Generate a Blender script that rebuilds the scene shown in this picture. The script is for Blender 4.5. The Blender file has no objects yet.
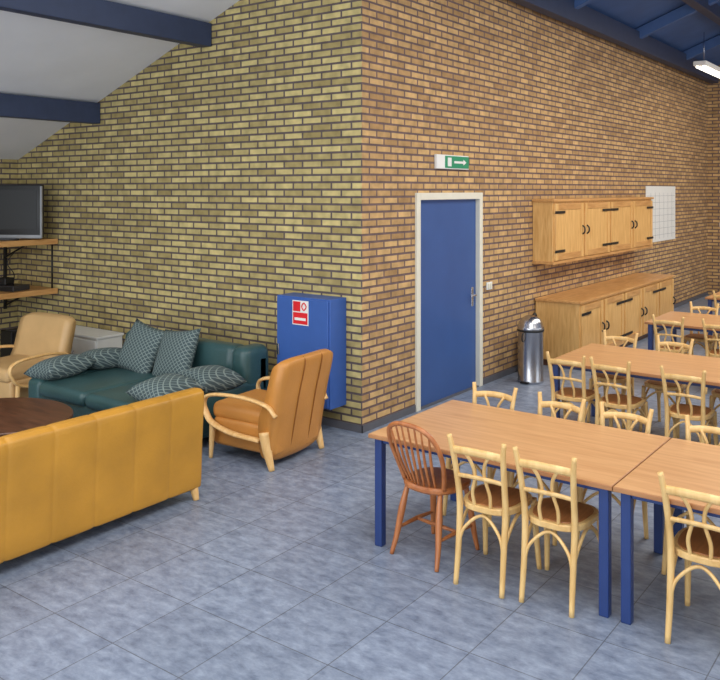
import bpy, bmesh, math, random
from mathutils import Vector, Matrix, Euler
random.seed(4)
S = bpy.context.scene
try:
    S.view_settings.view_transform = 'Standard'
except Exception:
    pass

def lin(c):
    r = []
    for v in c:
        v = v / 255.0
        r.append(v / 12.92 if v <= 0.04045 else ((v + 0.055) / 1.055) ** 2.4)
    return (r[0], r[1], r[2], 1.0)

# ---------------------------------------------------------------- materials
def new_mat(name):
    m = bpy.data.materials.new(name)
    m.use_nodes = True
    nt = m.node_tree
    return m, nt, nt.nodes['Principled BSDF']

def plain(name, col, rough=0.5, metal=0.0, var=0.08, scale=8.0, bump=0.0, bscale=60.0, emit=None, estr=0.0):
    m, nt, b = new_mat(name)
    N, L = nt.nodes, nt.links
    tc = N.new('ShaderNodeTexCoord')
    nz = N.new('ShaderNodeTexNoise'); nz.inputs['Scale'].default_value = scale; nz.inputs['Detail'].default_value = 4
    L.new(tc.outputs['Object'], nz.inputs['Vector'])
    rp = N.new('ShaderNodeValToRGB')
    c = lin(col)
    rp.color_ramp.elements[0].position = 0.3; rp.color_ramp.elements[1].position = 0.7
    rp.color_ramp.elements[0].color = tuple(v * (1 - var) for v in c[:3]) + (1,)
    rp.color_ramp.elements[1].color = tuple(min(1, v * (1 + var)) for v in c[:3]) + (1,)
    L.new(nz.outputs['Fac'], rp.inputs['Fac'])
    L.new(rp.outputs['Color'], b.inputs['Base Color'])
    b.inputs['Roughness'].default_value = rough
    b.inputs['Metallic'].default_value = metal
    if bump > 0:
        n2 = N.new('ShaderNodeTexNoise'); n2.inputs['Scale'].default_value = bscale
        L.new(tc.outputs['Object'], n2.inputs['Vector'])
        bp = N.new('ShaderNodeBump'); bp.inputs['Strength'].default_value = bump; bp.inputs['Distance'].default_value = 0.01
        L.new(n2.outputs['Fac'], bp.inputs['Height']); L.new(bp.outputs['Normal'], b.inputs['Normal'])
    if emit:
        b.inputs['Emission Color'].default_value = lin(emit)
        b.inputs['Emission Strength'].default_value = estr
    return m

def wood(name, c1, c2, rough=0.4, scale=3.0, stretch=(1, 12, 12)):
    m, nt, b = new_mat(name)
    N, L = nt.nodes, nt.links
    tc = N.new('ShaderNodeTexCoord'); mp = N.new('ShaderNodeMapping')
    mp.inputs['Scale'].default_value = stretch
    L.new(tc.outputs['Object'], mp.inputs['Vector'])
    nz = N.new('ShaderNodeTexNoise'); nz.inputs['Scale'].default_value = scale; nz.inputs['Detail'].default_value = 6
    nz.inputs['Distortion'].default_value = 0.6
    L.new(mp.outputs['Vector'], nz.inputs['Vector'])
    rp = N.new('ShaderNodeValToRGB')
    rp.color_ramp.elements[0].position = 0.32; rp.color_ramp.elements[1].position = 0.68
    rp.color_ramp.elements[0].color = lin(c1); rp.color_ramp.elements[1].color = lin(c2)
    L.new(nz.outputs['Fac'], rp.inputs['Fac'])
    L.new(rp.outputs['Color'], b.inputs['Base Color'])
    b.inputs['Roughness'].default_value = rough
    return m

def brick(name, c1, c2, mortar, bw=0.245, rh=0.072, ms=0.0118):
    m, nt, b = new_mat(name)
    N, L = nt.nodes, nt.links
    tc = N.new('ShaderNodeTexCoord')
    bt = N.new('ShaderNodeTexBrick')
    bt.inputs['Scale'].default_value = 1.0
    bt.inputs['Brick Width'].default_value = bw; bt.inputs['Row Height'].default_value = rh
    bt.inputs['Mortar Size'].default_value = ms; bt.inputs['Mortar Smooth'].default_value = 0.25
    bt.inputs['Bias'].default_value = -0.1
    bt.inputs['Color1'].default_value = lin(c1); bt.inputs['Color2'].default_value = lin(c2)
    bt.inputs['Mortar'].default_value = lin(mortar)
    L.new(tc.outputs['UV'], bt.inputs['Vector'])
    nz = N.new('ShaderNodeTexNoise'); nz.inputs['Scale'].default_value = 9; nz.inputs['Detail'].default_value = 6
    L.new(tc.outputs['UV'], nz.inputs['Vector'])
    mr = N.new('ShaderNodeMapRange'); mr.inputs['From Min'].default_value = 0.3; mr.inputs['From Max'].default_value = 0.7
    mr.inputs['To Min'].default_value = 0.76; mr.inputs['To Max'].default_value = 1.18
    L.new(nz.outputs['Fac'], mr.inputs['Value'])
    mx = N.new('ShaderNodeVectorMath'); mx.operation = 'SCALE'
    L.new(bt.outputs['Color'], mx.inputs[0]); L.new(mr.outputs['Result'], mx.inputs['Scale'])
    L.new(mx.outputs['Vector'], b.inputs['Base Color'])
    b.inputs['Roughness'].default_value = 0.85
    inv = N.new('ShaderNodeMath'); inv.operation = 'SUBTRACT'; inv.inputs[0].default_value = 1.0
    L.new(bt.outputs['Fac'], inv.inputs[1])
    bp = N.new('ShaderNodeBump'); bp.inputs['Strength'].default_value = 0.7; bp.inputs['Distance'].default_value = 0.012
    L.new(inv.outputs[0], bp.inputs['Height']); L.new(bp.outputs['Normal'], b.inputs['Normal'])
    return m

def tiles(name):
    m, nt, b = new_mat(name)
    N, L = nt.nodes, nt.links
    tc = N.new('ShaderNodeTexCoord')
    bt = N.new('ShaderNodeTexBrick'); bt.offset = 0.0
    bt.inputs['Scale'].default_value = 1.0
    bt.inputs['Brick Width'].default_value = 0.5; bt.inputs['Row Height'].default_value = 0.5
    bt.inputs['Mortar Size'].default_value = 0.0032; bt.inputs['Mortar Smooth'].default_value = 0.1
    bt.inputs['Color1'].default_value = (0.92, 0.92, 0.92, 1); bt.inputs['Color2'].default_value = (1.07, 1.07, 1.07, 1)
    bt.inputs['Mortar'].default_value = (0.5, 0.48, 0.46, 1)
    L.new(tc.outputs['UV'], bt.inputs['Vector'])
    mp = N.new('ShaderNodeMapping'); mp.inputs['Scale'].default_value = (4.0, 7.0, 1)
    L.new(tc.outputs['UV'], mp.inputs['Vector'])
    nz = N.new('ShaderNodeTexNoise'); nz.inputs['Scale'].default_value = 2.0; nz.inputs['Detail'].default_value = 10
    nz.inputs['Roughness'].default_value = 0.72; nz.inputs['Distortion'].default_value = 0.2
    L.new(mp.outputs['Vector'], nz.inputs['Vector'])
    rp = N.new('ShaderNodeValToRGB')
    rp.color_ramp.elements[0].position = 0.33; rp.color_ramp.elements[1].position = 0.66
    rp.color_ramp.elements[0].color = lin((96, 108, 130)); rp.color_ramp.elements[1].color = lin((146, 158, 178))
    L.new(nz.outputs['Fac'], rp.inputs['Fac'])
    mx = N.new('ShaderNodeVectorMath'); mx.operation = 'MULTIPLY'
    L.new(rp.outputs['Color'], mx.inputs[0]); L.new(bt.outputs['Color'], mx.inputs[1])
    L.new(mx.outputs['Vector'], b.inputs['Base Color'])
    b.inputs['Roughness'].default_value = 0.40
    bp = N.new('ShaderNodeBump'); bp.inputs['Strength'].default_value = 0.15; bp.inputs['Distance'].default_value = 0.01
    L.new(nz.outputs['Fac'], bp.inputs['Height']); L.new(bp.outputs['Normal'], b.inputs['Normal'])
    return m

def pattern(name, c1, c2, period=.05):
    m, nt, b = new_mat(name)
    N, L = nt.nodes, nt.links
    tc = N.new('ShaderNodeTexCoord')
    outs = []
    for d in ((1, .55, 1), (1, -.55, -1)):
        dp = N.new('ShaderNodeVectorMath'); dp.operation = 'DOT_PRODUCT'
        dp.inputs[1].default_value = Vector(d) * (math.pi / period)
        L.new(tc.outputs['Object'], dp.inputs[0])
        sn = N.new('ShaderNodeMath'); sn.operation = 'SINE'; L.new(dp.outputs['Value'], sn.inputs[0])
        ab = N.new('ShaderNodeMath'); ab.operation = 'ABSOLUTE'; L.new(sn.outputs[0], ab.inputs[0])
        outs.append(ab)
    mn = N.new('ShaderNodeMath'); mn.operation = 'MINIMUM'
    L.new(outs[0].outputs[0], mn.inputs[0]); L.new(outs[1].outputs[0], mn.inputs[1])
    rp = N.new('ShaderNodeValToRGB')
    rp.color_ramp.elements[0].position = 0.18; rp.color_ramp.elements[1].position = 0.38
    rp.color_ramp.elements[0].color = lin(c2); rp.color_ramp.elements[1].color = lin(c1)
    L.new(mn.outputs[0], rp.inputs['Fac']); L.new(rp.outputs['Color'], b.inputs['Base Color'])
    b.inputs['Roughness'].default_value = 0.8
    return m

M_brickL = brick('brick_daylit_tone', (202, 184, 124), (152, 134, 84), (96, 84, 82))  # daylight cast on the lounge walls is put into the brick colours
M_brickR = brick('brick_warmlit_tone', (204, 166, 112), (160, 124, 80), (108, 88, 86))  # same brick, with the warm light of this side put into its colours
M_floor = tiles('slate_tiles')
M_ceil = plain('ceiling_white', (230, 232, 236), 0.8, var=0.03, scale=2)
M_ceilb = plain('ceiling_blue', (70, 100, 150), 0.7, var=0.1, scale=2)
M_beam = plain('beam_blue', (48, 60, 88), 0.5, var=0.08)
M_door = plain('door_blue', (54, 86, 144), 0.4, var=0.05, scale=3)
M_cab = plain('cabinet_blue', (54, 92, 164), 0.4, var=0.04)
M_cream = plain('frame_cream', (222, 218, 202), 0.5, var=0.03)
M_white = plain('white_paint', (228, 228, 225), 0.5, var=0.03)
M_paper = plain('paper', (225, 225, 222), 0.7, var=0.02)
M_greyline = plain('print_grey', (150, 155, 160), 0.7)
M_red = plain('sign_red', (215, 30, 40), 0.4)
M_green = plain('sign_green', (30, 140, 100), 0.4)
M_steel = plain('steel', (190, 190, 195), 0.25, 1.0, var=0.05)
M_black = plain('black_iron', (22, 22, 24), 0.45)
M_screen = plain('tv_screen', (12, 13, 16), 0.4, var=0.02)
M_bezel = plain('tv_bezel', (46, 46, 50), 0.4)
M_silver = plain('tv_silver', (140, 142, 146), 0.35)
M_pine = wood('pine', (206, 156, 90), (230, 186, 120), 0.4, 3.0, (12, 12, 1.2))
M_pineh = wood('pine_h', (186, 134, 78), (212, 162, 102), 0.4, 3.0, (8, 1, 8))
M_tab = wood('table_beech', (190, 140, 94), (208, 160, 112), 0.33, 2.0, (1.2, 14, 14))
M_tabedge = wood('table_edge', (160, 108, 66), (178, 126, 80), 0.45, 2.0, (1.2, 14, 14))
M_tleg = plain('table_leg_blue', (36, 58, 112), 0.35, var=0.05)
M_bent = wood('bentwood', (214, 170, 104), (234, 196, 132), 0.35, 4.0, (6, 6, 1.5))
M_seat = wood('seat_brown', (146, 92, 50), (172, 112, 64), 0.4, 4.0, (10, 1.5, 1))
M_wind = wood('windsor_brown', (158, 92, 50), (190, 120, 70), 0.33, 4.0, (6, 6, 1.5))
M_armw = wood('arm_beech', (222, 172, 104), (240, 198, 136), 0.35, 4.0, (6, 6, 1.5))
M_yel = plain('leather_mustard', (188, 134, 44), 0.42, var=0.14, scale=3, bump=0.15)
M_tan = plain('leather_tan', (198, 134, 62), 0.42, var=0.1, scale=3, bump=0.15)
M_tseam = plain('leather_tan_seam', (150, 92, 30), 0.6)
M_bei = plain('leather_beige', (204, 166, 114), 0.45, var=0.1, scale=3, bump=0.15)
M_bseam = plain('leather_beige_seam', (168, 126, 76), 0.6)
M_teal = plain('leather_teal', (50, 80, 82), 0.33, var=0.15, scale=4, bump=0.2)
M_pat = pattern('diamond_fabric', (62, 78, 82), (126, 140, 136))
M_dark = wood('walnut_dark', (70, 42, 30), (104, 66, 46), 0.3, 3.0, (1.5, 10, 10))
M_base = plain('baseboard_grey', (92, 92, 98), 0.5)
M_tube = plain('tube_light', (255, 250, 235), 0.5, emit=(255, 248, 230), estr=3.0)

# ---------------------------------------------------------------- builder
def catmull(pts, n=6, closed=False):
    pts = [Vector(p) for p in pts]
    out = []
    k = len(pts)
    rng = k if closed else k - 1
    for i in range(rng):
        if closed:
            p0, p1, p2, p3 = pts[(i - 1) % k], pts[i], pts[(i + 1) % k], pts[(i + 2) % k]
        else:
            p1, p2 = pts[i], pts[i + 1]
            p0 = pts[i - 1] if i > 0 else p1 * 2 - p2
            p3 = pts[i + 2] if i + 2 < k else p2 * 2 - p1
        for j in range(n):
            t = j / n
            out.append(0.5 * ((2 * p1) + (p2 - p0) * t + (2 * p0 - 5 * p1 + 4 * p2 - p3) * t * t + (3 * p1 - p0 - 3 * p2 + p3) * t ** 3))
    if not closed:
        out.append(pts[-1])
    return out

class B:
    def __init__(self, name):
        self.name = name; self.v = []; self.f = []; self.mi = []; self.sm = []; self.mats = []
    def mat(self, m):
        if m not in self.mats: self.mats.append(m)
        return self.mats.index(m)
    def add(self, vs, fs, m, smooth=False, mtx=None):
        o = len(self.v); k = self.mat(m)
        for p in vs:
            p = Vector(p)
            if mtx is not None: p = mtx @ p
            self.v.append(p)
        for f in fs:
            self.f.append([o + i for i in f]); self.mi.append(k); self.sm.append(smooth)
    def addbm(self, bm, m, smooth, mtx=None):
        bm.verts.index_update()
        self.add([v.co.copy() for v in bm.verts], [[v.index for v in f.verts] for f in bm.faces], m, smooth, mtx)
        bm.free()
    def box(self, x0, x1, y0, y1, z0, z1, m, bev=0.0, seg=2, rot=None, smooth=None, taper=None, shear=None):
        c = Vector(((x0 + x1) / 2, (y0 + y1) / 2, (z0 + z1) / 2))
        s = Vector((abs(x1 - x0), abs(y1 - y0), abs(z1 - z0)))
        bm = bmesh.new(); bmesh.ops.create_cube(bm, size=1.0)
        for v in bm.verts:
            v.co = Vector((v.co.x * s.x, v.co.y * s.y, v.co.z * s.z))
            if taper and v.co.z < 0: v.co.x *= taper; v.co.y *= taper
        if bev > 0:
            bmesh.ops.bevel(bm, geom=list(bm.edges), offset=min(bev, min(s) * 0.49), segments=seg, profile=0.5, affect='EDGES')
        mt = Matrix.Translation(c)
        if rot: mt = mt @ Euler(rot).to_matrix().to_4x4()
        if shear:
            for v in bm.verts:
                v.co.x += shear[0] * v.co.z; v.co.y += shear[1] * v.co.z
        self.addbm(bm, m, (bev > 0 and seg > 2) if smooth is None else smooth, mt)
    def tube(self, pts, r, m, seg=8, sm=6, closed=False, flat=None, up=None):
        path = catmull(pts, sm, closed) if sm > 1 else [Vector(p) for p in pts]
        n = len(path); rs = r if isinstance(r, (list, tuple)) else None
        vs = []; fs = []
        prev = None
        for i, p in enumerate(path):
            if closed: t = path[(i + 1) % n] - path[(i - 1) % n]
            else: t = path[min(i + 1, n - 1)] - path[max(i - 1, 0)]
            t.normalize()
            if up is not None: a = Vector(up)
            elif prev is None: a = Vector((0, 0, 1)) if abs(t.z) < 0.9 else Vector((0, 1, 0))
            else: a = prev
            a = a - t * a.dot(t)
            if a.length < 1e-5: a = t.orthogonal()
            a.normalize(); prev = a; b2 = t.cross(a)
            if rs:
                q = i / (n - 1) * (len(rs) - 1); k = min(int(q), len(rs) - 2); rr = rs[k] + (rs[k + 1] - rs[k]) * (q - k)
            else: rr = r
            ra, rb = (rr, rr) if not flat else (flat[0], flat[1])
            for j in range(seg):
                an = 2 * math.pi * (j + 0.5) / seg
                vs.append(p + a * math.cos(an) * ra + b2 * math.sin(an) * rb)
        for i in range(n if closed else n - 1):
            for j in range(seg):
                i2 = (i + 1) % n
                fs.append([i * seg + j, i * seg + (j + 1) % seg, i2 * seg + (j + 1) % seg, i2 * seg + j])
        if not closed:
            fs.append(list(range(seg))[::-1]); fs.append([(n - 1) * seg + j for j in range(seg)])
        self.add(vs, fs, m, True)
    def lathe(self, prof, m, c=(0, 0), seg=24, smooth=True):
        vs = []; fs = []
        for (r, z) in prof:
            for j in range(seg):
                a = 2 * math.pi * j / seg
                vs.append((c[0] + r * math.cos(a), c[1] + r * math.sin(a), z))
        for i in range(len(prof) - 1):
            for j in range(seg):
                fs.append([i * seg + j, i * seg + (j + 1) % seg, (i + 1) * seg + (j + 1) % seg, (i + 1) * seg + j])
        fs.append(list(range(seg))[::-1]); fs.append([(len(prof) - 1) * seg + j for j in range(seg)])
        self.add(vs, fs, m, smooth)
    def slab(self, outline, z0, z1, m, inset=0.0, smooth=False):
        n = len(outline)
        c = sum((Vector((p[0], p[1], 0)) for p in outline), Vector()) / n
        def sc(p, k):
            q = Vector((p[0], p[1], 0)); d = q - c; return c + d * (1 - k / max(d.length, 1e-6))
        rings = [(inset, z0), (0, z0 + inset), (0, z1 - inset), (inset, z1)] if inset > 0 else [(0, z0), (0, z1)]
        vs = []; fs = []
        for k, z in rings:
            for p in outline:
                q = sc(p, k); vs.append((q.x, q.y, z))
        for i in range(len(rings) - 1):
            for j in range(n):
                fs.append([i * n + j, i * n + (j + 1) % n, (i + 1) * n + (j + 1) % n, (i + 1) * n + j])
        fs.append(list(range(n))[::-1]); fs.append([(len(rings) - 1) * n + j for j in range(n)])
        self.add(vs, fs, m, smooth)
    def pillow(self, w, h, t, m, mtx, n=14):
        vs = []; fs = []
        for side in (1, -1):
            for i in range(n + 1):
                for j in range(n + 1):
                    u = -1 + 2 * i / n; v = -1 + 2 * j / n
                    k = ((1 - abs(u) ** 2.6) * (1 - abs(v) ** 2.6))
                    z = side * t / 2 * max(0, k) ** 0.45
                    x = w / 2 * u * (1 - 0.09 * (1 - v * v) * abs(u)); y = h / 2 * v * (1 - 0.09 * (1 - u * u) * abs(v))
                    vs.append((x, y, z))
        o = (n + 1) ** 2
        for i in range(n):
            for j in range(n):
                a = i * (n + 1) + j
                fs.append([a, a + n + 1, a + n + 2, a + 1])
                fs.append([o + a, o + a + 1, o + a + n + 2, o + a + n + 1])
        self.add(vs, fs, m, True, mtx)
    def mesh(self):
        me = bpy.data.meshes.new(self.name + '_mesh')
        me.from_pydata([tuple(p) for p in self.v], [], self.f)
        for m in self.mats: me.materials.append(m)
        for i, p in enumerate(me.polygons):
            p.material_index = self.mi[i]; p.use_smooth = self.sm[i]
        bm = bmesh.new(); bm.from_mesh(me)
        bmesh.ops.remove_doubles(bm, verts=bm.verts, dist=1e-5)
        bmesh.ops.recalc_face_normals(bm, faces=bm.faces); bm.to_mesh(me); bm.free()
        me.update(); return me
    def obj(self, loc=(0, 0, 0), rz=0.0, scale=1.0):
        return place(self.name, self.mesh(), loc, rz, scale)

def place(name, me, loc=(0, 0, 0), rz=0.0, scale=1.0):
    o = bpy.data.objects.new(name, me); o.location = loc; o.rotation_euler = (0, 0, rz); o.scale = (scale,) * 3
    S.collection.objects.link(o); return o

def surf(name, polys, m, uvf):
    me = bpy.data.meshes.new(name + '_mesh'); vs = []; fs = []
    for p in polys:
        fs.append(list(range(len(vs), len(vs) + len(p)))); vs += p
    me.from_pydata(vs, [], fs); me.materials.append(m)
    uv = me.uv_layers.new(name='UVMap')
    for l in me.loops:
        uv.data[l.index].uv = uvf(me.vertices[l.vertex_index].co)
    return place(name, me)

# ---------------------------------------------------------------- room
XW = -4.63; YL = 6.29; YB = 19.1; XL = -10.46
YS = -4.0; XE = 7.0
def roof(x): return 4.93 + 0.38 * (x - XW)
RX = 1.0
surf('floor', [[(XL, YS, 0), (XE, YS, 0), (XE, YB, 0), (XL, YB, 0)]], M_floor, lambda c: (c.x, c.y - 0.12))
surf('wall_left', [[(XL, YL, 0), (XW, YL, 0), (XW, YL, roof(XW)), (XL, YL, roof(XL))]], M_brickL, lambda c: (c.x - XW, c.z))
DY0, DY1, DZ = 7.222, 8.66, 2.27
zt = roof(XW)
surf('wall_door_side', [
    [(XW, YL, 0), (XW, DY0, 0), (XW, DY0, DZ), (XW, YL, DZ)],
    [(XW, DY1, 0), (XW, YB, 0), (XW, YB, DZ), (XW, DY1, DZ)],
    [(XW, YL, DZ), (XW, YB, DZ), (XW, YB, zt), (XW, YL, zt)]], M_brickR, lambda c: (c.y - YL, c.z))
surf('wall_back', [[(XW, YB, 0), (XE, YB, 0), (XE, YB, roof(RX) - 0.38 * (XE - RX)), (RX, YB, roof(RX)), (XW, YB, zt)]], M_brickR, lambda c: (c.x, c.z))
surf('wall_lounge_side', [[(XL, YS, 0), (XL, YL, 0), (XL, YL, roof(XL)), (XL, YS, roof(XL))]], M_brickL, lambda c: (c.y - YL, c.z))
surf('ceiling', [[(XL, YS, roof(XL)), (RX, YS, roof(RX)), (RX, YL, roof(RX)), (XL, YL, roof(XL))],
                 [(RX, YS, roof(RX)), (XE, YS, roof(RX) - .38 * (XE - RX)), (XE, YL, roof(RX) - .38 * (XE - RX)), (RX, YL, roof(RX))]], M_ceil, lambda c: (c.x, c.y))
surf('ceiling_dining', [[(XW, YL, roof(XW)), (RX, YL, roof(RX)), (RX, YB, roof(RX)), (XW, YB, roof(XW))],
                 [(RX, YL, roof(RX)), (XE, YL, roof(RX) - .38 * (XE - RX)), (XE, YB, roof(RX) - .38 * (XE - RX)), (RX, YB, roof(RX))]], M_ceilb, lambda c: (c.x, c.y))
for i, x in enumerate((-8.70, -6.73)):
    b = B('ceiling_beam'); b.box(-.07, .07, YS, YL - 0.005, -0.235, 0.02, M_beam, 0.008)
    b.obj((x, 0, roof(x) - 0.03))
for i, (x, d) in enumerate(((-4.48, .30), (-3.4, .2), (-2.4, .24), (-0.9, .24))):
    b = B('ceiling_beam'); b.box(-.08, .08, (YL + .02) if x < -4 else YS, YB - .01, -d, 0.0, M_beam, 0.008)
    b.obj((x, 0, roof(x) - 0.06))
for y in (8.2, 11.0, 13.8, 16.6):
    b = B('ceiling_rafter')
    vs = []
    x0, x1 = XW + .02, RX
    for yy in (-.06, .06):
        vs += [(x0, yy, roof(x0) - .02), (x1, yy, roof(x1) - .02), (x1, yy, roof(x1) - .2), (x0, yy, roof(x0) - .2)]
    b.add(vs, [[0, 1, 2, 3], [7, 6, 5, 4], [0, 4, 5, 1], [3, 2, 6, 7], [1, 5, 6, 2], [0, 3, 7, 4]], M_ceilb)
    b.obj((0, y, 0))
b = B('trim_1')
for y in (1.2, 3.7):
    vs = []
    for yy in (y - .015, y + .015):
        for x in (XL + .01, RX):
            vs += [(x, yy, roof(x) - .002), (x, yy, roof(x) - .012)]
    b.add(vs, [[0, 1, 3, 2], [4, 5, 7, 6], [1, 5, 7, 3], [0, 4, 5, 1]], M_greyline)
b.obj()
b = B('baseboard_left'); b.box(XL + .01, XW + .012, YL - .012, YL - .001, 0, .07, M_base); b.obj()
b = B('baseboard_door_side')
b.box(XW + .001, XW + .012, YL - .012, DY0 - .005, 0, .07, M_base)
b.box(XW + .001, XW + .012, DY1 + .005, YB - .01, 0, .07, M_base); b.obj()

# ---------------------------------------------------------------- door
b = B('door_1')
fw = 0.075
b.box(-.10, .025, 0.0, fw, 0, DZ, M_cream, .004)
b.box(-.10, .025, DY1 - DY0 - fw, DY1 - DY0, 0, DZ, M_cream, .004)
b.box(-.10, .025, fw, DY1 - DY0 - fw, DZ - fw, DZ, M_cream, .004)
b.box(-.075, -.03, fw, DY1 - DY0 - fw, 0.01, DZ - fw, M_door, .003)
b.box(-.10, .012, fw, DY1 - DY0 - fw, 0, .012, M_base)
hy = DY1 - DY0 - fw - .09
b.box(-.03, -.022, hy - .025, hy + .025, .95, 1.17, M_steel, .003)
b.tube([(-.022, hy, 1.08), (.02, hy, 1.08), (.03, hy - .03, 1.08), (.03, hy - .13, 1.08)], .010, M_steel)
for hz in (.25, 1.1, 1.95):
    b.tube([(-.025, fw + .008, hz), (-.025, fw + .008, hz + .1)], .009, M_steel, sm=1)
b.obj((XW, DY0, 0))

b = B('exit_sign')
b.box(0, .035, 0, .70, 0, .155, M_white, .006)
b.box(.035, .04, .17, .69, .012, .143, M_green)
b.box(.04, .042, .22, .30, .03, .125, M_white)
b.box(.04, .042, .36, .56, .065, .09, M_white)
b.add([(.043, .56, .045), (.043, .56, .11), (.043, .63, .0775)], [[0, 1, 2]], M_white)
b.obj((XW + .001, 7.60, 2.53))

b = B('light_switch'); b.box(0, .014, 0, .14, 0, .09, M_white, .005); b.box(.014, .022, .02, .065, .015, .075, M_cream, .003); b.box(.014, .022, .075, .12, .015, .075, M_cream, .003)
b.obj((XW + .001, 8.78, 1.11))
b = B('light_switch'); b.box(0, .2, 0, .014, 0, .1, M_white, .005); b.box(.06, .14, -.006, 0, .02, .08, M_cream, .003)
b.obj((XW + .25, YB - .016, 1.5))

b = B('wall_planner')
b.box(0, .012, 0, 1.8, 0, 1.02, M_paper, .003)
for i in range(1, 8): b.box(.012, .0135, .05, 1.75, i * .12, i * .12 + .005, M_greyline)
for i in range(1, 7): b.box(.012, .0135, i * .26, i * .26 + .007, .05, .9, M_greyline)
b.obj((XW + .001, 14.78, 1.35))

def cupboard(name, L, D, z0, z1, n, loc, plinth=False):
    b = B(name)
    b.box(0, D, 0, L, z0 + (.08 if plinth else 0), z1 - .03, M_pine, .004)
    b.box(-.0, D + .035, -.03, L + .03, z1 - .035, z1, M_pineh, .008)
    if plinth: b.box(0, D - .05, .02, L - .02, z0, z0 + .08, M_dark)
    else: b.box(0, D + .02, -.015, L + .015, z0 - .02, z0 + .02, M_pineh, .005)
    w = L / n; zb = z0 + (.1 if plinth else .03); ztp = z1 - .06
    for i in range(n):
        y0 = i * w + .03; y1 = (i + 1) * w - .03
        b.box(D, D + .02, y0, y1, zb, ztp, M_pine, .004)
        b.box(D + .02, D + .03, y0, y0 + .09, zb, ztp, M_pine, .003)
        b.box(D + .02, D + .03, y1 - .09, y1, zb, ztp, M_pine, .003)
        b.box(D + .02, D + .03, y0 + .09, y1 - .09, zb, zb + .08, M_pineh, .003)
        b.box(D + .02, D + .03, y0 + .09, y1 - .09, ztp - .08, ztp, M_pineh, .003)
        left = (i % 2 == 0)
        for hz in (zb + .1, ztp - .13):
            if left: b.box(D + .03, D + .037, y0 - .02, y0 + .30, hz, hz + .035, M_black, .002)
            else: b.box(D + .03, D + .037, y1 - .30, y1 + .02, hz, hz + .035, M_black, .002)
        ky = y1 - .05 if left else y0 + .05
        kz = (zb + ztp) / 2
        b.tube([(D + .03, ky, kz - .06), (D + .06, ky, kz - .03), (D + .06, ky, kz + .03), (D + .03, ky, kz + .06)], .011, M_black, 6)
    b.obj(loc)
cupboard('wall_cabinet', 4.12, .28, 0, .83, 4, (XW + .002, 10.08, 1.35))
cupboard('sideboard_cabinet', 4.12, .60, 0, .875, 5, (XW + .014, 10.14, 0), True)

b = B('trash_bin')
b.lathe([(.15, 0), (.155, .01), (.155, .03), (.15, .04), (.15, .62), (.157, .63), (.157, .66), (.15, .67), (.14, .71), (.11, .76), (.06, .79), (.02, .80)], M_steel)
b.lathe([(.158, .61), (.16, .615), (.16, .63), (.158, .635)], M_black)
b.tube([(-.02, -.16, .5), (-.02, -.19, .52), (-.02, -.19, .58), (-.02, -.16, .6)], .008, M_black)
b.box(-.05, .05, -.19, -.14, .01, .03, M_black, .004)
b.obj((-4.24, 9.18, 0))
b = B('vacuum_cleaner')
b.lathe([(.10, 0), (.12, .03), (.12, .5), (.1, .58), (.04, .62)], M_bezel)
b.tube([(.0, 0, .6), (.0, .06, .72), (.0, .12, .7), (.0, .14, .4), (.0, .12, .1)], .018, M_black)
b.obj((-4.42, 9.6, 0))

b = B('fire_hose_cabinet')
w = .67; hh = 1.03
b.box(0, w, 0, .25, 0, hh, M_cab, .006)
b.box(.015, w - .015, -.018, 0, .015, hh - .015, M_cab, .005)
b.box(.02, .05, -.03, -.018, .45, .56, M_steel, .004)
b.box(.22, .42, -.0215, -.018, .765, 1.0, M_white)
b.box(.23, .41, -.024, -.0215, .775, .885, M_red)
b.box(.23, .32, -.024, -.0215, .895, .99, M_red)
b.tube([(.365, -.024, .98), (.395, -.024, .945), (.365, -.024, .91), (.34, -.024, .945)], .006, M_red, 6, 4, True)
b.box(.25, .39, -.0255, -.024, .81, .835, M_white)
b.obj((-5.48, 6.04 - .002, .24))

b = B('fluorescent_lamp')
b.box(-.11, .11, 0, 1.9, .03, .11, M_white, .01)
for x in (-.055, .055): b.tube([(x, .04, .01), (x, 1.86, .01)], .02, M_tube, 10, 1)
for y in (.3, 1.6): b.tube([(0, y, .1), (0, y, .66)], .006, M_steel, 6, 1)
b.obj((-3.82, 15.2, 4.46))

# ---------------------------------------------------------------- tables
def table_mesh():
    b = B('dining_table')
    W, D, Hh = 1.60, 1.08, .726
    b.box(0, W, 0, D, Hh - .028, Hh - .001, M_tabedge, .004)
    b.box(.006, W - .006, .006, D - .006, Hh - .002, Hh, M_tab)
    for x in (.03, W - .085):
        for y in (.03, D - .085):
            b.box(x, x + .055, y, y + .055, 0.0, Hh - .028, M_tleg, .006)
            b.box(x + .004, x + .051, y + .004, y + .051, 0, .012, M_black)
    b.box(.085, W - .085, .045, .07, Hh - .06, Hh - .028, M_tleg, .003)
    b.box(.085, W - .085, D - .07, D - .045, Hh - .06, Hh - .028, M_tleg, .003)
    b.box(.045, .07, .085, D - .085, Hh - .06, Hh - .028, M_tleg, .003)
    b.box(W - .07, W - .045, .085, D - .085, Hh - .06, Hh - .028, M_tleg, .003)
    return b.mesh()
TM = table_mesh()
rows = [4.32, 7.15, 9.95, 12.75]
for y in rows:
    for k in range(3 if y > 5 else 2):
        place('dining_table', TM, (-3.13 + 1.605 * k, y, 0))

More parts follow.
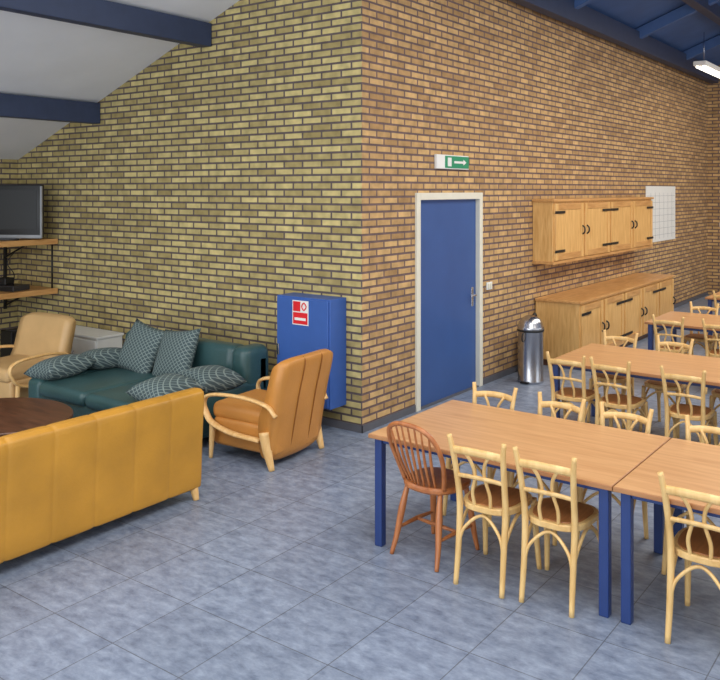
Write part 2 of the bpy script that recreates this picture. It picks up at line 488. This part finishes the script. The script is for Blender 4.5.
# ---------------------------------------------------------------- bentwood chair
def seat_outline(w, d, n=32, p=3.0, tap=.08):
    o = []
    for i in range(n):
        a = 2 * math.pi * i / n
        c, s = math.cos(a), math.sin(a)
        x = math.copysign(abs(c) ** (2 / p), c) * w / 2; y = math.copysign(abs(s) ** (2 / p), s) * d / 2
        o.append((x * (1 + tap * y / (d / 2)), y))
    return o
def chair_mesh():
    b = B('dining_chair')
    for s in (-1, 1):
        b.tube([(s * .145, -.24, 0), (s * .142, -.21, .22), (s * .144, -.19, .45), (s * .149, -.215, .62), (s * .158, -.25, .77), (s * .172, -.27, .868)],
               [.015, .018, .0195, .018, .017, .015], M_bent, 10)
        b.tube([(s * .178, .215, 0), (s * .168, .19, .22), (s * .162, .165, .435)], [.015, .018, .02], M_bent, 10)
        b.tube([(s * .050, -.185, .455), (s * .054, -.205, .54), (s * .030, -.222, .64), (s * .042, -.245, .72), (s * .080, -.262, .785)], .0105, M_bent, 8)
        b.tube([(s * .143, -.21, .20), (s * .147, -.17, .31), (s * .154, -.02, .405), (s * .164, .13, .32), (s * .169, .19, .20)], .010, M_bent, 8)
    b.tube([(-.169, .195, .20), (-.13, .18, .32), (0, .165, .405), (.13, .18, .32), (.169, .195, .20)], .010, M_bent, 8)
    b.tube([(-.143, -.215, .20), (-.11, -.2, .32), (0, -.18, .405), (.11, -.2, .32), (.143, -.215, .20)], .010, M_bent, 8)
    b.tube([(-.158, -.25, .78), (-.08, -.272, .79), (0, -.279, .793), (.08, -.272, .79), (.158, -.25, .78)], .02, M_bent, 8, flat=(.024, .012), up=(0, 0, 1))
    b.tube([(-.150, -.218, .625), (-.07, -.232, .635), (0, -.238, .638), (.07, -.232, .635), (.150, -.218, .625)], .012, M_bent, 8, flat=(.013, .009), up=(0, 0, 1))
    o = seat_outline(.36, .40)
    b.slab(o, .425, .462, M_bent, .006)
    b.slab([(x * .86, y * .86) for x, y in o], .46, .468, M_seat, .003)
    return b.mesh()
CM = chair_mesh()
def chair(x, y, face_north=True, jitter=0.0, sc=1.02):
    rz = (0 if face_north else math.pi) + jitter
    off = Vector((0, .235, 0)); off.rotate(Euler((0, 0, rz)))
    place('dining_chair', CM, (x + off.x, y + off.y, 0), rz, sc)
chair(-2.27, 4.22, True, .03, 1.01); chair(-1.87, 4.25, True, .03, 1.0); chair(-1.09, 4.30, True, -.02, 1.0); chair(-.45, 4.2, True, -.05)
for x, j in ((-2.84, .05), (-2.32, -.04), (-1.86, .03), (-1.30, 0), (-.7, .04)): chair(x, 5.50, False, j, .98)
for x, j in ((-2.88, .05), (-2.48, -.03), (-1.88, .04), (-1.35, 0), (-.75, .04), (.1, 0)): chair(x, 6.98, True, j, .98)
for x, j in ((-2.88, .03), (-2.34, -.03), (-1.75, .04), (-1.15, 0), (-.5, .04)): chair(x, 8.36, False, j, .98)
for x, j in ((-2.8, .05), (-2.25, -.03), (-1.6, .04), (-1.0, 0)): chair(x, 9.78, True, j, .98)
for x, j in ((-2.75, .03), (-2.1, -.03), (-1.5, .04)): chair(x, 11.15, False, j, .98)
for x, j in ((-2.8, .05), (-2.2, -.03), (-1.6, .04)): chair(x, 12.6, True, j, .98)
for x, j in ((-2.75, .03), (-2.1, -.03)): chair(x, 13.95, False, j, .98)

# windsor chair
b = B('windsor_chair')
o = []
for i in range(36):
    a = 2 * math.pi * i / 36; c, s = math.cos(a), math.sin(a)
    o.append((.20 * math.copysign(abs(c) ** .8, c) * (1 + .06 * s), .20 * math.copysign(abs(s) ** .8, s)))
b.slab(o, .425, .465, M_wind, .012)
for sx in (-1, 1):
    b.tube([(sx * .18, -.23, 0), (sx * .165, -.195, .12), (sx * .148, -.165, .28), (sx * .13, -.13, .43)], [.013, .018, .023, .015], M_wind, 10)
    b.tube([(sx * .18, .195, 0), (sx * .165, .175, .12), (sx * .148, .155, .28), (sx * .13, .13, .43)], [.013, .018, .023, .015], M_wind, 10)
    b.tube([(sx * .16, -.19, .16), (sx * .163, 0, .165), (sx * .16, .17, .16)], [.009, .015, .009], M_wind, 8)
b.tube([(-.163, 0, .165), (0, 0, .165), (.163, 0, .165)], [.009, .015, .009], M_wind, 8)
hoop = [(-.155, -.125, .455), (-.185, -.165, .58), (-.198, -.215, .70), (-.172, -.262, .80), (-.10, -.285, .85), (0, -.292, .862), (.10, -.285, .85), (.172, -.262, .80), (.198, -.215, .70), (.185, -.165, .58), (.155, -.125, .455)]
b.tube(hoop, .0155, M_wind, 10)
hp = catmull(hoop, 12)
for k in range(-3, 4):
    xt = k * .05; xb = k * .034
    tops = [p for p in hp if p.z > .7]
    top = min(tops, key=lambda p: abs(p.x - xt))
    b.tube([(xb, -.175 + .012 * abs(k), .455), ((xb + top.x) / 2, (-.175 + top.y) / 2 + .01, .62), top], [.007, .010, .006], M_wind, 8)
b.obj((-2.735, 4.52, 0), -.12, 1.0)

# ---------------------------------------------------------------- lounge
def armchair(name, ML, MS, loc, rz, sc=1.0, w=.315):
    b = B(name)    # faces +Y
    b.box(-w, w, -.33, .36, .10, .34, ML, .04, 4)
    b.box(-w + .01, w - .01, -.28, .39, .31, .46, ML, .06, 5)
    prof = [(-.22, .07), (-.32, .075), (-.365, .30), (-.42, .58), (-.485, .86), (-.46, .905), (-.40, .90), (-.345, .84), (-.26, .55), (-.19, .36)]
    cl = catmull([(0, p[0], p[1]) for p in prof], 4, True)
    nseg = 10; vs = []; fs = []; n = len(cl)
    for i in range(nseg + 1):
        u = -1 + 2 * i / nseg
        sx = u * (w + .035)
        k = 1 - .10 * abs(u) ** 6
        for p in cl:
            cy, cz = -.34, .5
            vs.append((sx, cy + (p.y - cy) * k + .03 * u * u, cz + (p.z - cz) * k))
    for i in range(nseg):
        for j in range(n):
            fs.append([i * n + j, i * n + (j + 1) % n, (i + 1) * n + (j + 1) % n, (i + 1) * n + j])
    fs.append(list(range(n))); fs.append([nseg * n + j for j in range(n)][::-1])
    b.add(vs, fs, ML, True)
    for sx in (-.12, .12):
        b.tube([(sx, -.322, .10), (sx, -.366, .30), (sx, -.422, .58), (sx, -.486, .85), (sx, -.462, .905)], .005, MS, 6)
    for s in (-1, 1):
        x = s * (w + .05)
        b.tube([(x * .96, -.36, .44), (x, -.28, .52), (x, -.05, .555), (x, .22, .55), (x, .37, .52), (x, .415, .455), (x, .385, .38), (x, .31, .30), (x, .1, .245), (x, -.2, .23)], .03, M_armw, 8, 6, flat=(.016, .033), up=None)
        b.tube([(x, .31, .31), (x, .32, .15), (x, .33, 0)], [.028, .024, .017], M_armw, 8)
        b.tube([(x * .95, -.24, .30), (x * .96, -.27, .16), (x * .96, -.32, 0)], [.052, .042, .025], M_armw, 8)
    b.obj(loc, rz, sc)
armchair('armchair', M_tan, M_tseam, (-4.94, 5.33, 0), math.radians(94), 1.01)
armchair('armchair', M_bei, M_bseam, (-8.28, 4.98, 0), math.radians(186), 1.0, .36)

b = B('leather_sofa')
Lh = 1.09
b.box(-Lh + .05, Lh - .05, -.34, .40, .14, .34, M_yel, .04, 4)
for i in range(3):
    a0 = -Lh + .06 + i * (2 * Lh - .12) / 3
    b.box(a0 + .005, a0 + (2 * Lh - .12) / 3 - .005, -.28, .44, .31, .46, M_yel, .06, 5)
npan = 7; pw = 2 * Lh / npan
prof = [(-.26, .09), (-.345, .09), (-.37, .13), (-.385, .45), (-.405, .76), (-.385, .815), (-.33, .825), (-.27, .79), (-.22, .55), (-.18, .36)]
cl = catmull([(0, p[0], p[1]) for p in prof], 4, True); n = len(cl)
steps = []
for i in range(npan):
    for q in (0.0, .03, .12, .5, .88, .97):
        steps.append((-Lh + (i + q) * pw, 0.0 if q == 0 else (.6 if q in (.03, .97) else (.95 if q in (.12, .88) else 1.0))))
steps.append((Lh, 0.0))
vs = []; fs = []
for (x, k) in steps:
    kk = .93 + .07 * k
    if abs(abs(x) - Lh) < 1e-6: kk = .90
    for p in cl:
        cy, cz = -.30, .45
        vs.append((x, cy + (p.y - cy) * kk, cz + (p.z - cz) * (.985 + .015 * k)))
for i in range(len(steps) - 1):
    for j in range(n):
        fs.append([i * n + j, i * n + (j + 1) % n, (i + 1) * n + (j + 1) % n, (i + 1) * n + j])
fs.append(list(range(n))); fs.append([(len(steps) - 1) * n + j for j in range(n)][::-1])
b.add(vs, fs, M_yel, True)
for s in (-1, 1):
    x = s * (Lh - .01)
    b.tube([(x, -.25, .48), (x, -.05, .55), (x, .22, .55), (x, .42, .52), (x, .47, .45), (x, .42, .36), (x, .34, .28)], .03, M_armw, 8, 6, flat=(.016, .033))
    b.tube([(x, .34, .30), (x, .36, .15), (x, .38, 0)], [.028, .024, .017], M_armw, 8)
    b.tube([(x * .965, -.30, .16), (x * .968, -.335, .08), (x * .972, -.355, 0)], [.04, .033, .022], M_armw, 8)
b.obj((-4.97, 4.24 - Lh, 0), math.radians(90))

b = B('green_sofa')
Hw = .92
b.box(-Hw, Hw, -.72, .70, .07, .36, M_teal, .04, 4)
for x in (-.73, 0.0):
    b.box(x + .004, x + .726, -.76, .42, .33, .47, M_teal, .06, 5)
    b.box(x + .004, x + .75, .36, .62, .40, .80, M_teal, .08, 5, rot=(-.10, 0, 0))
b.box(-Hw + .02, Hw, .52, .74, .10, .74, M_teal, .07, 4)
b.box(.70, Hw + .0, .38, .74, .30, .795, M_teal, .08, 5)
b.box(-Hw, -.70, .38, .74, .30, .795, M_teal, .08, 5)
for s in (-1, 1):
    b.box(s * (Hw - .1) - .105, s * (Hw - .1) + .105, -.74, .66, .08, .48, M_teal, .05, 4)
    for yy, tz in ((-.46, .05), (.06, -.06)):
        mt = Matrix.Translation((s * (Hw - .14), yy, .555)) @ Euler((tz, s * .12, tz)).to_matrix().to_4x4()
        b.pillow(.40, .56, .22, M_pat, mt)
for x, y, r in ((-.40, .22, .16), (.10, .24, -.12)):
    mt = Matrix.Translation((x, y, .67)) @ Euler((math.radians(64), r, 0)).to_matrix().to_4x4()
    b.pillow(.54, .54, .19, M_pat, mt)
for x in (-.85, .85):
    for y in (-.65, .62): b.box(x - .03, x + .03, y - .03, y + .03, 0, .08, M_black, .004)
b.obj((-6.42, 5.24, 0))

b = B('coffee_table')
o = [(.62 * math.cos(2 * math.pi * i / 48), .52 * math.sin(2 * math.pi * i / 48)) for i in range(48)]
b.slab(o, .41, .45, M_dark, .008)
b.slab([(x * .86, y * .86) for x, y in o], .35, .41, M_dark)
for sx in (-1, 1):
    for sy in (-1, 1):
        b.tube([(sx * .36, sy * .29, .36), (sx * .38, sy * .31, .18), (sx * .42, sy * .34, 0)], [.035, .028, .022], M_dark, 8)
b.obj((-6.42, 3.72, 0))

b = B('side_cabinet')
b.box(0, .95, 0, .36, .04, .56, M_white, .006)
b.box(-.02, .97, -.02, .37, .56, .59, M_white, .006)
b.box(.02, .465, -.015, 0, .07, .54, M_white, .006); b.box(.485, .93, -.015, 0, .07, .54, M_white, .006)
b.tube([(.43, -.015, .28), (.43, -.035, .3), (.43, -.035, .36), (.43, -.015, .38)], .006, M_steel, 6)
b.tube([(.52, -.015, .28), (.52, -.035, .3), (.52, -.035, .36), (.52, -.015, .38)], .006, M_steel, 6)
b.box(.03, .92, .02, .33, 0, .04, M_base)
b.obj((-9.12, 5.9, 0))

b = B('tv_shelf')
for z in (1.62, .98):
    b.box(.01, .95, 0, 1.55, z, z + .045, M_pineh, .005)
    b.box(.93, .955, 0, 1.55, z - .02, z + .05, M_pineh, .005)
for y in (.2, 1.35):
    b.box(.0, .03, y, y + .04, .7, 1.62, M_black, .003)
    b.tube([(.03, y + .02, .75), (.6, y + .02, .975)], .012, M_black, 6, 1)
    b.tube([(.03, y + .02, 1.4), (.6, y + .02, 1.615)], .012, M_black, 6, 1)
b.tube([(.9, 1.5, 1.03), (.9, 1.5, 1.62)], .012, M_black, 6, 1)
b.obj((XL + .002, YL - 1.57, 0))

b = B('television')
b.box(-.54, .54, -.03, .05, .03, .70, M_black, .015, 3)
b.box(-.545, .545, -.032, .0, .02, .07, M_silver, .01, 3)
b.box(.52, .545, -.033, .0, .06, .68, M_silver, .006, 2)
b.box(-.48, .48, -.034, -.028, .13, .64, M_screen, .002)
b.box(-.3, .3, .05, .10, .15, .58, M_black, .02)
b.tube([(0, .02, .1), (0, .02, .02)], .03, M_bezel, 10, 1)
b.slab([(.22 * math.cos(i * math.pi / 12), .13 * math.sin(i * math.pi / 12)) for i in range(24)], 0, .02, M_bezel, .004)
b.obj((-9.88, 5.72, 1.668), math.radians(30))

b = B('media_player')
b.box(0, .4, 0, .28, .0, .07, M_bezel, .006); b.box(.02, .38, -.004, 0, .01, .06, M_black)
b.box(.05, .22, .05, .2, .07, .16, M_black, .01)
b.tube([(.3, .1, .07), (.36, .05, .22), (.3, .0, .36), (.33, .1, .5)], .006, M_black, 6)
b.obj((-9.98, 5.6, 1.027), math.radians(15))
b = B('loudspeaker')
b.box(-.13, .13, -.12, .12, 0, .5, M_black, .01)
b.lathe([(.09, .5), (.1, .505), (.06, .506), (.03, .502)], M_bezel)
b.obj((-9.9, 5.9, 0))

# ---------------------------------------------------------------- light
w = bpy.data.worlds.new('World'); S.world = w; w.use_nodes = True
bg = w.node_tree.nodes['Background']; bg.inputs['Color'].default_value = (0.88, 0.94, 1.0, 1); bg.inputs['Strength'].default_value = 1.5
def area(name, loc, rot, sx, sy, power, col):
    l = bpy.data.lights.new(name, 'AREA'); l.shape = 'RECTANGLE'; l.size = sx; l.size_y = sy; l.energy = power; l.color = col
    o = bpy.data.objects.new(name, l); o.location = loc; o.rotation_euler = rot; S.collection.objects.link(o)
    return o
area('lamp_lounge', (-6.0, 2.0, 3.3), (0, 0, 0), 3, 3, 75, (1, .97, .9))
area('lamp_hall', (-1.0, 3.0, 5.2), (0, 0, 0), 3, 4, 190, (1, .97, .92))
area('lamp_dining', (-.5, 9.5, 5.0), (0, 0, 0), 3, 5, 290, (1, .92, .80))
area('lamp_dining_back', (-.5, 15.5, 5.0), (0, 0, 0), 3, 5, 240, (1, .90, .76))
area('added_uplight', (-3.0, -3.6, 1.7), (math.radians(100), 0, 0), 11, 2.8, 250, (.93, .97, 1.0))  # added fill, tilted up to brighten ceiling and walls; no window modelled

# ---------------------------------------------------------------- camera
cd = bpy.data.cameras.new('camera'); cam = bpy.data.objects.new('camera', cd); S.collection.objects.link(cam)
cam.location = (0, 0, 2.3); cam.rotation_euler = (math.radians(90), 0, math.radians(36.48))
cd.sensor_width = 36; cd.lens = 41.25; cd.shift_y = -150 / 720.0; cd.clip_end = 200
S.camera = cam
